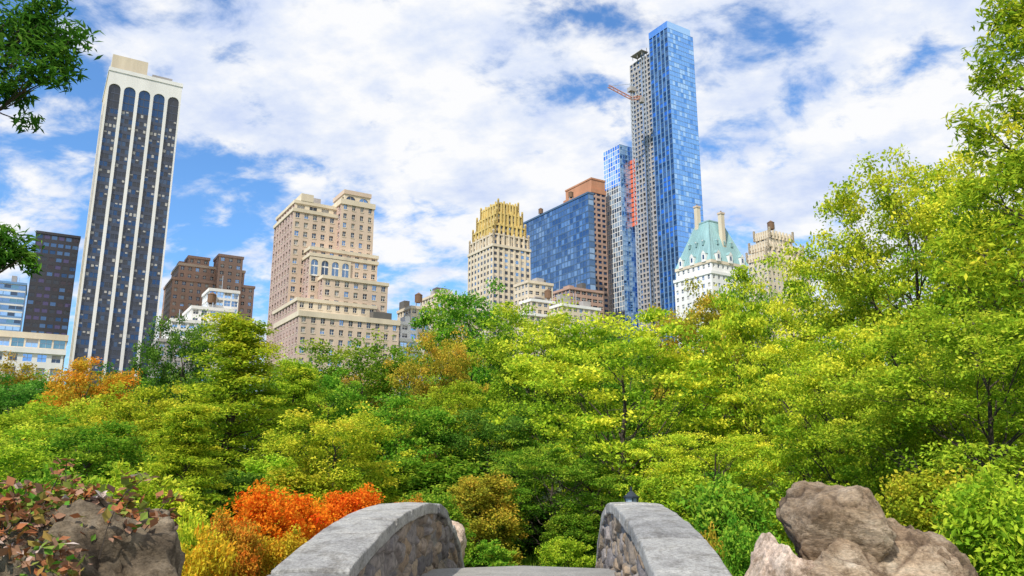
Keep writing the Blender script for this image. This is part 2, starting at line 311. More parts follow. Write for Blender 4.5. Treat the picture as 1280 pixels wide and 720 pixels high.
# ---------------------------------------------------------------- stone materials
def noise_node(nt,vec,scale,detail=8,rough=.6):
    a=nt.nodes.new('ShaderNodeTexNoise'); a.inputs['Scale'].default_value=scale; a.inputs['Detail'].default_value=detail; a.inputs['Roughness'].default_value=rough
    L(nt,vec,a.inputs['Vector']); return a.outputs[0]
def ramp(nt,fac,els):
    r=nt.nodes.new('ShaderNodeValToRGB'); cr=r.color_ramp
    while len(cr.elements)<len(els): cr.elements.new(.5)
    for e,(p,c) in zip(cr.elements,els): e.position=p; e.color=(*c,1)
    L(nt,fac,r.inputs[0]); return r.outputs[0]
def mixc(nt,f,a,b,mode='MIX'):
    x=nt.nodes.new('ShaderNodeMix'); x.data_type='RGBA'; x.blend_type=mode
    if isinstance(f,float): x.inputs[0].default_value=f
    else: L(nt,f,x.inputs[0])
    L(nt,a,x.inputs[6]); L(nt,b,x.inputs[7]); return x.outputs[2]
def rockmat(name,els,scale=1.5,bump=.5,strat=1.0,fine=22,cracks=False,island=False):
    m,nt,b=newmat(name); tc=nt.nodes.new('ShaderNodeTexCoord'); mp=nt.nodes.new('ShaderNodeMapping'); mp.inputs['Scale'].default_value=(1,1,strat); mp.inputs['Rotation'].default_value=(.25,.3,0)
    L(nt,tc.outputs['Object'],mp.inputs[0]); v=mp.outputs[0]
    c=ramp(nt,noise_node(nt,v,scale,12,.65),els)
    f=ramp(nt,noise_node(nt,v,fine,6,.7),[(.3,(.5,.5,.5)),(.65,(1.15,1.15,1.15))])
    c=mixc(nt,1.0,c,f,'MULTIPLY')
    if strat>1:
        f=ramp(nt,noise_node(nt,tc.outputs['Object'],.9,4,.6),[(.35,(.66,.62,.58)),(.6,(1.1,1.1,1.1))]); c=mixc(nt,1.0,c,f,'MULTIPLY')
    if cracks:
        at=nt.nodes.new('ShaderNodeAttribute'); at.attribute_name='crack'; f=ramp(nt,at.outputs['Fac'],[(0,(1,1,1)),(1,(.28,.23,.19))]); c=mixc(nt,1.0,c,f,'MULTIPLY')
        f=ramp(nt,noise_node(nt,tc.outputs['Object'],5,10,.8),[(.40,(.50,.46,.40)),(.5,(1,1,1)),(.62,(1.15,1.15,1.15))]); c=mixc(nt,1.0,c,f,'MULTIPLY')
    if island:
        ge=nt.nodes.new('ShaderNodeNewGeometry'); f=ramp(nt,ge.outputs['Random Per Island'],[(0,(.74,.74,.75)),(1,(1.12,1.1,1.06))]); c=mixc(nt,1.0,c,f,'MULTIPLY')
        f=ramp(nt,noise_node(nt,tc.outputs['Object'],3.5,10,.75),[(.38,(.62,.60,.57)),(.52,(1,1,1))]); c=mixc(nt,1.0,c,f,'MULTIPLY')
    L(nt,c,b.inputs['Base Color']); b.inputs['Roughness'].default_value=.9
    bu=nt.nodes.new('ShaderNodeBump'); bu.inputs['Strength'].default_value=bump; bu.inputs['Distance'].default_value=.06
    L(nt,noise_node(nt,v,fine*.4,12,.76),bu.inputs['Height']); L(nt,bu.outputs[0],b.inputs['Normal']); return m
capm=rockmat('cap_stone',[(.3,(.31,.30,.29)),(.5,(.44,.43,.41)),(.7,(.55,.53,.49))],2.2,.7,1,34,island=True)
deckm=rockmat('path_paving',[(.3,(.26,.25,.23)),(.7,(.38,.36,.33))],3,.3,1,40)
m,nt,b=newmat('rubble_stone'); at=nt.nodes.new('ShaderNodeAttribute'); at.attribute_name='cell'; am=nt.nodes.new('ShaderNodeAttribute'); am.attribute_name='mortar'
tc=nt.nodes.new('ShaderNodeTexCoord')
c=ramp(nt,at.outputs['Fac'],[(0,(.10,.09,.085)),(.2,(.34,.25,.17)),(.4,(.17,.145,.125)),(.6,(.42,.33,.24)),(.8,(.15,.14,.15)),(1,(.28,.25,.24))])
c=mixc(nt,1.0,c,ramp(nt,noise_node(nt,tc.outputs['Object'],14,8,.7),[(.3,(.4,.4,.4)),(.7,(1.35,1.3,1.22))]),'MULTIPLY')
mo=nt.nodes.new('ShaderNodeRGB'); mo.outputs[0].default_value=(.24,.22,.19,1); c=mixc(nt,am.outputs['Fac'],c,mo.outputs[0]); L(nt,c,b.inputs['Base Color']); b.inputs['Roughness'].default_value=.9
bu=nt.nodes.new('ShaderNodeBump'); bu.inputs['Strength'].default_value=.7; bu.inputs['Distance'].default_value=.03; L(nt,noise_node(nt,tc.outputs['Object'],24,8,.7),bu.inputs['Height']); L(nt,bu.outputs[0],b.inputs['Normal'])
rubble=m
# ---------------------------------------------------------------- bridge
def deckz(s):
    if s<5.5: return 1.857-.77*(1-math.exp(-(5.5-s)/3))
    z=2.5-.0257*(s-10.5)**2
    if s>12: z-=.045*(s-12)**2
    return z
def wx(side,s): return (-1.51+.05*(s-6.6)) if side<0 else (1.28+.051*(s-6.6))
WT=.5; HP=.78
bridge=bpy.data.objects.new('stone_bridge',None); S.collection.objects.link(bridge)
S0,S1=1.5,16.2
for side in(-1,1):
    vs=[];fs=[];cell=[];mor=[]
    ns=640; nz=50
    for face in(0,1):
        base=len(vs); q=1 if face==0 else 5
        nss=ns//q; nzz=nz//(1 if face==0 else 2)
        for i in range(nss+1):
            s=S0+(S1-S0)*i/nss; zb=deckz(s)-(.15 if face==0 else 2.2); zt=deckz(s)+HP
            for j in range(nzz+1):
                z=zb+(zt-zb)*j/nzz; x=wx(side,s)+(side*WT if face else 0)
                p=Vector((s*2.2+face*31+side*9,(z-deckz(s))*4.6,side*3.1)); p+=Vector((noise.noise(p*.9),noise.noise(p*.9+Vector((7,3,1))),0))*.4
                dd,pts=noise.voronoi(p); e=min(1,max(0,(dd[1]-dd[0]))/.18)
                h=.075*(e**.5)+.018*noise.fractal(Vector((s*6,z*6,side)),1,2,4)+.03*math.sin(pts[0].x*37+pts[0].y*11)*e
                vs.append((x+(-side if face==0 else side)*h,s,z)); cell.append(abs(math.sin(pts[0].x*12.9+pts[0].y*78.2))); mor.append(1-min(1,e*3.2))
        for i in range(nss):
            for j in range(nzz): k=base+i*(nzz+1)+j; fs.append((k,k+1,k+nzz+2,k+nzz+1))
    for s in(S0,S1):
        k=len(vs); x0=wx(side,s); x1=x0+side*WT; zb=deckz(s)-2; zt=deckz(s)+HP
        vs+=[(x0,s,zb),(x1,s,zb),(x1,s,zt),(x0,s,zt)]; cell+=[.4]*4; mor+=[0]*4; fs.append((k,k+1,k+2,k+3))
    me=bpy.data.meshes.new('parapet_wall'); me.from_pydata(vs,[],fs)
    for nm,dat in(('cell',cell),('mortar',mor)):
        A_=me.attributes.new(nm,'FLOAT','POINT'); A_.data.foreach_set('value',dat)
    for p in me.polygons: p.use_smooth=True
    me.materials.append(rubble); o=bpy.data.objects.new('parapet_wall',me); S.collection.objects.link(o); o.parent=bridge
    s=S0-.05; bm=bmesh.new()
    while s<S1:
        ln=random.uniform(.8,1.4); e=min(s+ln-.035,S1+.08); nn=6; jx=random.uniform(-.025,.025); jz=random.uniform(-.012,.012)
        ring=[]
        for i in range(nn+1):
            t=s+(e-s)*i/nn; zt=deckz(t)+HP; xi=wx(side,t)-side*.10+jx; xo=wx(side,t)+side*(WT+.07)+jx; w_=[random.uniform(-.009,.009) for _ in range(4)]
            ring.append([bm.verts.new((xi+w_[0],t,zt+jz)),bm.verts.new((xo,t,zt+jz)),bm.verts.new((xo+w_[1],t,zt+.145+jz)),bm.verts.new(((xi+xo)/2,t,zt+.165+jz)),bm.verts.new((xi+w_[2],t,zt+.15+jz+w_[3]))])
        for i in range(nn):
            for j in range(5): bm.faces.new((ring[i][j],ring[i][(j+1)%5],ring[i+1][(j+1)%5],ring[i+1][j]))
        bm.faces.new(ring[0]); bm.faces.new(list(reversed(ring[-1]))); s+=ln
    bmesh.ops.recalc_face_normals(bm,faces=bm.faces); me=bpy.data.meshes.new('coping'); bm.to_mesh(me); bm.free(); me.materials.append(capm)
    o=bpy.data.objects.new('coping',me); S.collection.objects.link(o); o.parent=bridge
    bv=o.modifiers.new('b','BEVEL'); bv.width=.022; bv.segments=2; bv.limit_method='ANGLE'
vs=[];fs=[]
ns=90
for i in range(ns+1):
    s=-8+(20.5+8)*i/ns; z=deckz(s) if s<16.2 else max(ground_z(0,s)+.03,deckz(16.2)-(s-16.2)*.1)
    vs+=[(wx(-1,s)-.1,s,z-.02),((wx(-1,s)+wx(1,s))/2,s,z+.03),(wx(1,s)+.1,s,z-.02),(wx(1,s)+.1,s,z-1.6),(wx(-1,s)-.1,s,z-1.6)]
for i in range(ns):
    for j in range(5): a=i*5+j; b_=i*5+(j+1)%5; fs.append((a,b_,b_+5,a+5))
me=bpy.data.meshes.new('deck'); me.from_pydata(vs,[],fs); me.materials.append(deckm); o=bpy.data.objects.new('deck',me); S.collection.objects.link(o); o.parent=bridge

# ---------------------------------------------------------------- boulders
def boulder(name,parts,mats,seed,crk=1.0):
    bm=bmesh.new(); rnd=random.Random(seed); lay=bm.verts.layers.float.new('crack')
    ax=Vector((.35,.2,.9)).normalized()
    for (c,r,sub,off,mi) in parts:
        res=bmesh.ops.create_icosphere(bm,subdivisions=sub,radius=1); c=Vector(c)
        pl=[(Vector((rnd.gauss(0,1),rnd.gauss(0,1),rnd.gauss(0,.8))).normalized(),rnd.uniform(.60,.9)) for _ in range(16)]
        o=Vector((off,off*2,off*3))
        for v in res['verts']:
            p=v.co.copy()
            for nn,dd in pl:
                k=p.dot(nn)-dd
                if k>0: p-=nn*k*.95
            p*=1.06+.14*noise.noise(p*1.3+o)
            q=Vector((p.x*r[0],p.y*r[1],p.z*r[2])); w=q+o
            ww=w+Vector((noise.noise(w*1.7),noise.noise(w*1.7+Vector((5,5,5))),noise.noise(w*1.7+Vector((9,1,3)))))*.35
            dd_,_p=noise.voronoi(Vector((ww.x*1.0,ww.y*1.0,ww.z*2.6))); ck=max(0,1-(dd_[1]-dd_[0])/.06)*crk
            t=ww.dot(ax)*7.5+.6*noise.noise(w*3); fr=t-math.floor(t); step=min(1,fr*3.5)*(1-max(0,fr-.85)/.15)
            q*=1+.10*noise.fractal(w*2.6,.8,2.1,8)+.03*step-.045*ck
            v.co=c+q; v[lay]=min(1,ck*.8+.4*(1-min(1,fr*6))*crk)
            for f in v.link_faces: f.material_index=mi
    me=bpy.data.meshes.new(name); bm.to_mesh(me); bm.free()
    for m_ in mats: me.materials.append(m_)
    for p in me.polygons: p.use_smooth=True
    o=bpy.data.objects.new(name,me); S.collection.objects.link(o); return o
tan_rock=rockmat('schist_tan',[(.28,(.20,.13,.08)),(.42,(.46,.32,.20)),(.55,(.64,.49,.34)),(.72,(.72,.62,.48))],1.5,1.0,3.2,26,True)
dk_rock=rockmat('schist_umber',[(.28,(.16,.10,.06)),(.45,(.36,.25,.15)),(.6,(.50,.38,.26)),(.75,(.60,.50,.38))],1.8,1.0,2.4,26,True)
brown_rock=rockmat('schist_brown',[(.3,(.13,.10,.065)),(.5,(.30,.235,.155)),(.7,(.46,.38,.28))],1.6,1.0,1.7,26,True)
pink_rock=rockmat('granite_pink',[(.3,(.44,.31,.22)),(.5,(.62,.47,.36)),(.7,(.70,.59,.48))],2,.6,1,30,True)
def sx(px,py,d): return survey(px,py,d)[0]
boulder('rock_outcrop',[((sx(1085,700,8.3),8.3,1.2),(1.3,1.3,1.8),5,1,0),((sx(1082,690,8),7.95,2.5),(.96,.95,.93),6,2,0),((sx(1053,650,8),8.2,3.18),(.52,.6,.60),6,3.3,1),((sx(1145,700,8.2),8.3,2.42),(.62,.85,.84),6,4.1,1)],[tan_rock,dk_rock],5)
boulder('pale_boulder',[((sx(984,700,7.9),7.9,2.35),(.42,.5,1.02),6,9,0)],[pink_rock],8,.3)
boulder('mossy_boulder',[((sx(105,690,6.5),6.6,2.3),(1.12,1.1,1.36),6,6.4,0),((sx(-10,690,6.8),6.8,1.7),(1.3,1.1,1.95),5,2.2,0)],[brown_rock],3)
x,z=survey(562,655,19); boulder('pale_boulder',[((x,19,z-.6),(.45,.5,.62),5,3,0)],[pink_rock],2,.3)
# ---------------------------------------------------------------- lamp
mb=MB(); dk=wallmat('lamp_iron',(.02,.03,.04),rough=.4); lg=wallmat('lamp_glass',(.35,.45,.55),rough=.2)
ld=18.5; x,z=survey(789,613,ld); gz=ground_z(x,ld); c=(x,ld)
mb.cyl(c,.2,gz-.1,gz+.25,dk); mb.cyl(c,.12,gz+.25,gz+.8,dk,r1=.07); mb.cyl(c,.055,gz+.8,z-.55,dk); mb.cyl(c,.1,z-.55,z-.48,dk,n=8); mb.cyl(c,.09,z-.48,z-.17,lg,r1=.15,n=8); mb.cyl(c,.19,z-.17,z-.13,dk,n=8); mb.cyl(c,.16,z-.13,z,dk,r1=.02,n=8)
for t in range(4):
    a=t*math.pi/2; mb.beam((x+.1*math.cos(a),ld+.1*math.sin(a),z-.48),(x+.16*math.cos(a),ld+.16*math.sin(a),z-.17),.014,dk)
mb.cyl(c,.03,z,z+.08,dk); mb.obj('street_lamp')

# ---------------------------------------------------------------- vegetation
def folmat(name,els,trans=.4):
    m=bpy.data.materials.new(name); m.use_nodes=True; nt=m.node_tree; nt.nodes.clear()
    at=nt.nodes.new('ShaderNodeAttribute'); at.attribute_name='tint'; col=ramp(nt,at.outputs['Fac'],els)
    oi=nt.nodes.new('ShaderNodeObjectInfo'); hs=nt.nodes.new('ShaderNodeHueSaturation')
    for inp,lo,hi in(('Hue',.485,.515),('Value',.85,1.15)):
        mr=nt.nodes.new('ShaderNodeMapRange'); mr.inputs[3].default_value=lo; mr.inputs[4].default_value=hi; L(nt,oi.outputs['Random'],mr.inputs[0]); L(nt,mr.outputs[0],hs.inputs[inp])
    L(nt,col,hs.inputs['Color'])
    d=nt.nodes.new('ShaderNodeBsdfDiffuse'); t=nt.nodes.new('ShaderNodeBsdfTranslucent')
    L(nt,hs.outputs[0],d.inputs[0]); L(nt,hs.outputs[0],t.inputs[0]); x=nt.nodes.new('ShaderNodeMixShader'); x.inputs[0].default_value=trans; L(nt,d.outputs[0],x.inputs[1]); L(nt,t.outputs[0],x.inputs[2])
    o=nt.nodes.new('ShaderNodeOutputMaterial'); L(nt,x.outputs[0],o.inputs[0]); return m
FM={
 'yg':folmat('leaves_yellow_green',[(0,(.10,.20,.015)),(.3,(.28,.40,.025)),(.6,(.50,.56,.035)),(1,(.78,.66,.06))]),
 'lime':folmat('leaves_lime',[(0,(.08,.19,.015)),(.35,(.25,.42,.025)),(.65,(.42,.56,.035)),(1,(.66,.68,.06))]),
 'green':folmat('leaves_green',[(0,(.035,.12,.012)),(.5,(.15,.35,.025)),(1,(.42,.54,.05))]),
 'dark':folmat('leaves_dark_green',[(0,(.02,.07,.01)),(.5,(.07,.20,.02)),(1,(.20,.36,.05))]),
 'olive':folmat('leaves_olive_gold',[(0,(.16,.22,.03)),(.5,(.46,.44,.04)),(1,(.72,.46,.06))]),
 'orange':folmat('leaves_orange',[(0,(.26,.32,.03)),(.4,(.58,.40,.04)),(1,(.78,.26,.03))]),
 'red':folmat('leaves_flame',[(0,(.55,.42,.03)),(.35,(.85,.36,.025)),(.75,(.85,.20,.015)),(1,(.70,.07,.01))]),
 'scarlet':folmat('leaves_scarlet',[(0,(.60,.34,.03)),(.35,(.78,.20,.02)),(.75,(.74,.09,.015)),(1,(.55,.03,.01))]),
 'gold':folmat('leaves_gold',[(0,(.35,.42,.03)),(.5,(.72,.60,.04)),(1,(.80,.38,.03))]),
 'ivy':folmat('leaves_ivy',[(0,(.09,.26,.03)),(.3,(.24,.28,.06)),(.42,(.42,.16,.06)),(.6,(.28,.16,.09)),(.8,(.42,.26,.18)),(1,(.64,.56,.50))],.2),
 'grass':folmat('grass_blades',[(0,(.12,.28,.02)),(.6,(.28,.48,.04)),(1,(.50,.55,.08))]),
}
bark=rockmat('bark',[(.3,(.035,.025,.018)),(.7,(.12,.09,.065))],3,.6,.3,20)
def tube(V,F,pts,rad,sides=5):
    base=len(V); n=len(pts)
    for i,p in enumerate(pts):
        d=(pts[min(i+1,n-1)]-pts[max(i-1,0)]).normalized(); a=d.cross(Vector((.31,.2,.93)))
        if a.length<.05: a=d.cross(Vector((1,0,0)))
        a.normalize(); b=d.cross(a)
        for k in range(sides):
            t=k*6.2832/sides; V.append(tuple(p+(a*math.cos(t)+b*math.sin(t))*rad[i]))
    for i in range(n-1):
        for k in range(sides):
            k2=(k+1)%sides; F.append((base+i*sides+k,base+i*sides+k2,base+(i+1)*sides+k2,base+(i+1)*sides+k))
def curve(p,q,rnd,n=5,sag=.1,rise=.25):
    out=[]; l=(q-p).length
    m=p.lerp(q,.5)+Vector((rnd.gauss(0,.06),rnd.gauss(0,.06),-rise*.35))*l
    for i in range(n+1):
        t=i/n; a=p.lerp(m,t); b=m.lerp(q,t); v=a.lerp(b,t)
        if 0<i<n: v+=Vector((rnd.gauss(0,1),rnd.gauss(0,1),rnd.gauss(0,1)))*l*.018
        out.append(v)
    return out
def leafgeo(rng,C,Lf,asp=.3,droop=.25,up=.6):
    n=len(C); d=rng.normal(size=(n,3)); d[:,2]=d[:,2]*.6-droop; d/=np.linalg.norm(d,axis=1)[:,None]
    q=rng.normal(size=(n,3))*.8; q[:,2]=np.abs(q[:,2])+up; s=np.cross(d,q); s/=np.linalg.norm(s,axis=1)[:,None]+1e-6; nn=np.cross(s,d)
    l=(Lf*rng.uniform(.65,1.35,n))[:,None]
    return np.stack([C-d*l*.5,C+s*l*asp+nn*l*.07,C+d*l*.5,C-s*l*asp+nn*l*.07],axis=1).reshape(-1,3)
def treemesh(name,V,F,clumps,per,leaf,rng,flat=.6,asp=.3,droop=.25,tintb=0.,sig=.5):
    Cs=[];T=[]
    for cl_ in clumps:
        c,r=cl_[0],cl_[1]; tb=cl_[2] if len(cl_)>2 else 0.
        k=max(3,int(per*rng.uniform(.6,1.3))); o=rng.normal(size=(k,3)); rr_=np.linalg.norm(o,axis=1)[:,None]; o=o/rr_*np.minimum(rr_,2.1)*sig*r; o[:,2]*=flat
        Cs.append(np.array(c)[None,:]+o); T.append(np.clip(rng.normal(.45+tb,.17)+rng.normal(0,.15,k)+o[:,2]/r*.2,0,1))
    C=np.concatenate(Cs); T=np.concatenate(T); LV=leafgeo(rng,C,leaf,asp,droop); nb=len(V); n=len(C)
    idx=(np.arange(n*4).reshape(-1,4)+nb)
    me=bpy.data.meshes.new(name); me.from_pydata(V+LV.tolist(),[],F+idx.tolist())
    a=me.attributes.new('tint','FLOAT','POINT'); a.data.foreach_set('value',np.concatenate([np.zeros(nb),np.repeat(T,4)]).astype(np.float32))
    me.polygons.foreach_set('material_index',np.concatenate([np.zeros(len(F),int),np.ones(n,int)]).astype(np.int32))
    me.materials.append(bark); me.materials.append(FM['green']); me.update(); return me
def gen(name,seed,H,W,bf,shape,Kn,Mn,per,leaf,cr,flat=.6,asp=.3,droop=.2,sub=.12,trunk=.22,sig=.42):
    rnd=random.Random(seed); rng=np.random.default_rng(seed); V=[];F=[]
    tp=[Vector((rnd.gauss(0,.012)*H*(i>0),rnd.gauss(0,.012)*H*(i>0),H*.86*i/8)) for i in range(9)]
    tube(V,F,tp,[trunk*(1-.85*i/8)*(1.35 if i==0 else 1) for i in range(9)],8)
    cl=[]
    for i in range(Kn):
        t=bf+(1-bf)*((i+.5)/Kn)**(.85 if shape!='cone' else 1.15)*.96; th=i*2.39996+rnd.uniform(-.5,.5)
        if shape=='round': e=(t-(bf+1)/2)/((1-bf)/2*1.05); r=W/2*math.sqrt(max(.04,1-e*e))
        elif shape=='cone': r=W/2*((1-t)/(1-bf))**.75+.15
        elif shape=='dome': r=W/2*math.sqrt(max(.03,1-(t*.98)**2.6))
        else: e=(t-(bf*.6+.4))/.62; r=W/2*math.sqrt(max(.05,1-e*e))
        r*=rnd.uniform(.5,1.0) if shape!='cone' else rnd.uniform(.35,.85)
        sc=Vector((math.cos(th)*r,math.sin(th)*r,t*H))
        zs=max(.12*H,sc.z-r*(.9 if shape!='cone' else .3)-.05*H); k=min(7.99,zs/(H*.86)*8); st_=tp[int(k)].lerp(tp[min(8,int(k)+1)],k-int(k))
        cv=curve(st_,sc,rnd,6); rb=trunk*.42*(1-.6*t); tube(V,F,cv,[rb*(1-.8*q/6) for q in range(7)],5)
        for j in range(Mn):
            if shape=='cone': o=Vector((math.cos(th),math.sin(th),-.1))*rnd.uniform(-.6,.7)*r+Vector((rnd.gauss(0,1),rnd.gauss(0,1),rnd.gauss(0,.35)))*W*sub*.8
            else: o=Vector((rnd.gauss(0,1),rnd.gauss(0,1),rnd.gauss(0,.6)))*W*sub
            c=sc+o
            if c.z<.3: c.z=.3+rnd.random()*.3
            rad=math.hypot(c.x,c.y)/(W/2)
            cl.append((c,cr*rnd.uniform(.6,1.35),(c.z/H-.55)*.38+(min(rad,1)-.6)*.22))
            s0=cv[rnd.choice([3,4,5,6])]; tube(V,F,curve(s0,c,rnd,3,rise=.15),[rb*.22,rb*.16,rb*.1,.006],4)
    return treemesh(name,V,F,cl,per,leaf,rng,flat,asp,droop,sig=sig)
TD={
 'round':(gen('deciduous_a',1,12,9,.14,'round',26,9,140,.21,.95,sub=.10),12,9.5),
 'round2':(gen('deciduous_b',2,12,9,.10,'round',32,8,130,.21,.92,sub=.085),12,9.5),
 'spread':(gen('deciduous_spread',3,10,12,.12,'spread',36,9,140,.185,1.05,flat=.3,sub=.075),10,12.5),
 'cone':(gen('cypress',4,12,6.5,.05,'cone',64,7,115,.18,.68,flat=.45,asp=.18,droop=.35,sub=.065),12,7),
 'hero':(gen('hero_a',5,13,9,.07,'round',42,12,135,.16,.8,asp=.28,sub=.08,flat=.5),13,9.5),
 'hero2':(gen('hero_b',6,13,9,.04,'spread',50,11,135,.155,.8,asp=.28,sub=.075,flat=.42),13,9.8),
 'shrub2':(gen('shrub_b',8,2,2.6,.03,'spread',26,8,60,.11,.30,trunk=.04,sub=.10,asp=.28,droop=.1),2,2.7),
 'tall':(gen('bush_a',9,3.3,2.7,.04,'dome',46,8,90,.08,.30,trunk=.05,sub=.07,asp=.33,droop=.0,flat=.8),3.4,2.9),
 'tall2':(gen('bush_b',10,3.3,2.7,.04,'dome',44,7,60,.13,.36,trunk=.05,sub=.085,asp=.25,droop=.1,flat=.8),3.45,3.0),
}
def plant(name,kind,mat,px,top,d,wpx,parent=None):
    me,H0,W0=TD[kind]; X,Z=survey(px,top,d); gz=ground_z(X,d)-.05; h=Z-gz; c=d*K_+(Z-EYE)*.5*S_; w=wpx/F_*c
    o=bpy.data.objects.new(name,me); S.collection.objects.link(o); o.location=(X,d,gz); o.scale=(w/W0,w/W0,h/H0); o.rotation_euler=(0,0,random.uniform(0,6.28))
    o.material_slots[1].link='OBJECT'; o.material_slots[1].material=FM[mat]
    if parent: o.parent=parent
    return o
trees=[('oak_tree','round','dark',15,478,58,150),('maple_tree','round2','orange',115,455,52,130),('elm_tree','round','lime',60,505,38,190),('oak_tree','round','dark',232,408,78,110),
('cypress_tree','cone','yg',300,388,38,240),('cypress_tree','cone','lime',372,444,44,140),('elm_tree','round2','yg',180,488,34,160),('oak_tree','round','green',455,436,60,170),('oak_tree','round2','green',410,470,48,130),
('locust_tree','round','olive',545,428,52,110),('oak_tree','round2','green',590,366,72,165),('oak_tree','round','lime',668,396,62,165),('elm_tree','round2','green',500,500,36,160),('oak_tree','round','dark',610,520,37,160),
('maple_tree','spread','yg',775,410,35,320),('oak_tree','round','green',730,420,62,150),('locust_tree','round2','olive',870,370,46,150),('oak_tree','round','green',918,362,62,110),('elm_tree','spread','yg',985,340,33,240),
('oak_tree','round2','green',820,465,50,180),('locust_tree','hero','yg',1125,213,25,270),('locust_tree','hero2','yg',1262,205,21,300),('elm_tree','hero2','yg',1040,410,20,240),('elm_tree','hero','lime',1215,390,15.5,330),
('oak_tree','round','lime',1180,340,38,280),('maple_tree','spread','green',690,560,30,200),('maple_tree','round2','green',110,530,26,200),('elm_tree','round','lime',-40,530,22,200),('maple_tree','hero2','yg',890,540,22,200),('oak_tree','round','lime',900,450,40,180),('elm_tree','cone','yg',240,500,26,170),
('elm_tree','round2','lime',30,520,30,200),('elm_tree','round','yg',420,520,30,170),('elm_tree','hero2','lime',1110,470,18,220),('maple_tree','round2','lime',560,480,44,130)]
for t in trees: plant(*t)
E=bpy.data.objects.new('distant_trees',None); S.collection.objects.link(E); rr=random.Random(3)
for i in range(26):
    px=-60+i*54+rr.uniform(-12,12); plant('crown','round' if i%2 else 'round2',rr.choice(['dark','green','green','dark','olive']),px,rr.uniform(455,500) if px<560 else rr.uniform(425,470),rr.uniform(88,130),rr.uniform(130,170),E)
E=bpy.data.objects.new('undergrowth',None); S.collection.objects.link(E)
for i in range(26):
    px=-40+i*54+rr.uniform(-16,16); 
    if 590<px<740: tp=rr.uniform(612,640); dd=rr.uniform(40,50)
    else: tp=rr.uniform(560,605); dd=rr.uniform(26,40)
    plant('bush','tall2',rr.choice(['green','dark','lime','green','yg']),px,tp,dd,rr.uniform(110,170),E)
for (nm,k,mt,px,tp,dd,w) in [('burning_bush','tall','red',338,608,14.5,150),('burning_bush','tall','scarlet',440,610,19,120),('burning_bush','tall','red',388,630,15.5,90),('burning_bush','tall','orange',295,645,12,110),('shrub','tall2','gold',255,665,10,110),('shrub','tall','gold',350,665,12.5,110),
 ('shrub','tall2','green',540,612,23,100),('shrub','tall','olive',600,592,27,120),('shrub','tall','orange',515,622,21,70),('shrub','tall2','dark',650,625,32,130),('shrub','tall','green',720,640,28,90),('shrub','shrub2','lime',705,676,24,60),('shrub','shrub2','green',610,680,23,70),
 ('shrub','tall','lime',850,590,20,140),('shrub','tall2','green',905,600,13,150),('shrub','tall','green',930,650,10.5,110),('shrub','tall2','olive',885,665,11,70),('shrub','tall','yg',200,600,17,160),('shrub','tall2','lime',150,585,14,150),('shrub','tall2','green',60,585,13,140),
 ('shrub','tall2','lime',1230,590,11,190),('shrub','tall','yg',1150,585,13,180),('shrub','tall2','yg',235,640,11,90),('shrub','tall','olive',825,622,26,70)]:
    plant(nm,k,mt,px,tp,dd,w)
# framing trees whose boughs reach into view
def framing(name,base,th,targets,mat,leaf,asp,seed,extra,per=70,sig=.5):
    rnd=random.Random(seed); rng=np.random.default_rng(seed); V=[];F=[]; b=Vector((*base,ground_z(*base)-.1)); tp=[b+Vector((rnd.gauss(0,.08)*(i>0),rnd.gauss(0,.08)*(i>0),th*i/8)) for i in range(9)]
    tube(V,F,tp,[.3*(1-.8*i/8) for i in range(9)],8); cl=[]
    pts=[(Vector((*survey(px,py,d)[:1],d,survey(px,py,d)[1])),r,m_) for px,py,d,r,m_ in targets]
    for _ in range(extra): 
        a=rnd.uniform(0,6.28); q=rnd.uniform(1,3.2); x=b.x+q*math.cos(a); 
        if abs(x)<abs(b.x): x=2*b.x-x
        pts.append((Vector((x,b.y+q*math.sin(a)*.7,rnd.uniform(th*.35,th*1.1))),.9,6))
    for p,r,m_ in pts:
        zs=min(max(1.5,p.z-1.8),th*.97); k=(zs-b.z)/th*8; k=min(7.9,max(0,k)); s0=tp[int(k)].lerp(tp[int(k)+1],k-int(k)); cv=curve(s0,p,rnd,6,rise=.1); tube(V,F,cv,[.07*(1-.8*q/6) for q in range(7)],5)
        for j in range(m_):
            c=p+Vector((rnd.gauss(0,1),rnd.gauss(0,1),rnd.gauss(0,.8)))*r*.5; cl.append((c,r*.62)); tube(V,F,curve(cv[rnd.choice([4,5,6])],c,rnd,3,rise=.1),[.018,.014,.01,.004],4)
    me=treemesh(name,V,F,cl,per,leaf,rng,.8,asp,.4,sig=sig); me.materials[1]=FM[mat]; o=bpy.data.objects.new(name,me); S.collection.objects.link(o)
framing('willow_tree',(-11.9,14),13.5,[(10,25,14,.75,10),(45,38,14,.6,9),(74,62,14,.42,7),(20,75,14,.7,9),(50,95,13.8,.42,6),(12,122,14,.4,6),(62,25,14.2,.4,6),(5,300,14,.35,5),(24,325,14,.22,4),(-10,310,14,.5,5)],'dark',.21,.13,21,14,68,.6)
framing('acacia_tree',(13.9,16),14,[(1262,15,16,.6,9),(1275,60,16,.6,9),(1250,95,16,.5,8),(1270,140,16,.7,11),(1235,165,15.6,.5,8),(1262,210,15.6,.7,11),(1225,240,15.3,.5,8),(1265,280,15.5,.8,12),(1230,320,15.5,.7,11),(1275,350,15,.8,12),(1290,0,16,.8,9)],'yg',.18,.16,22,14,80,.58)
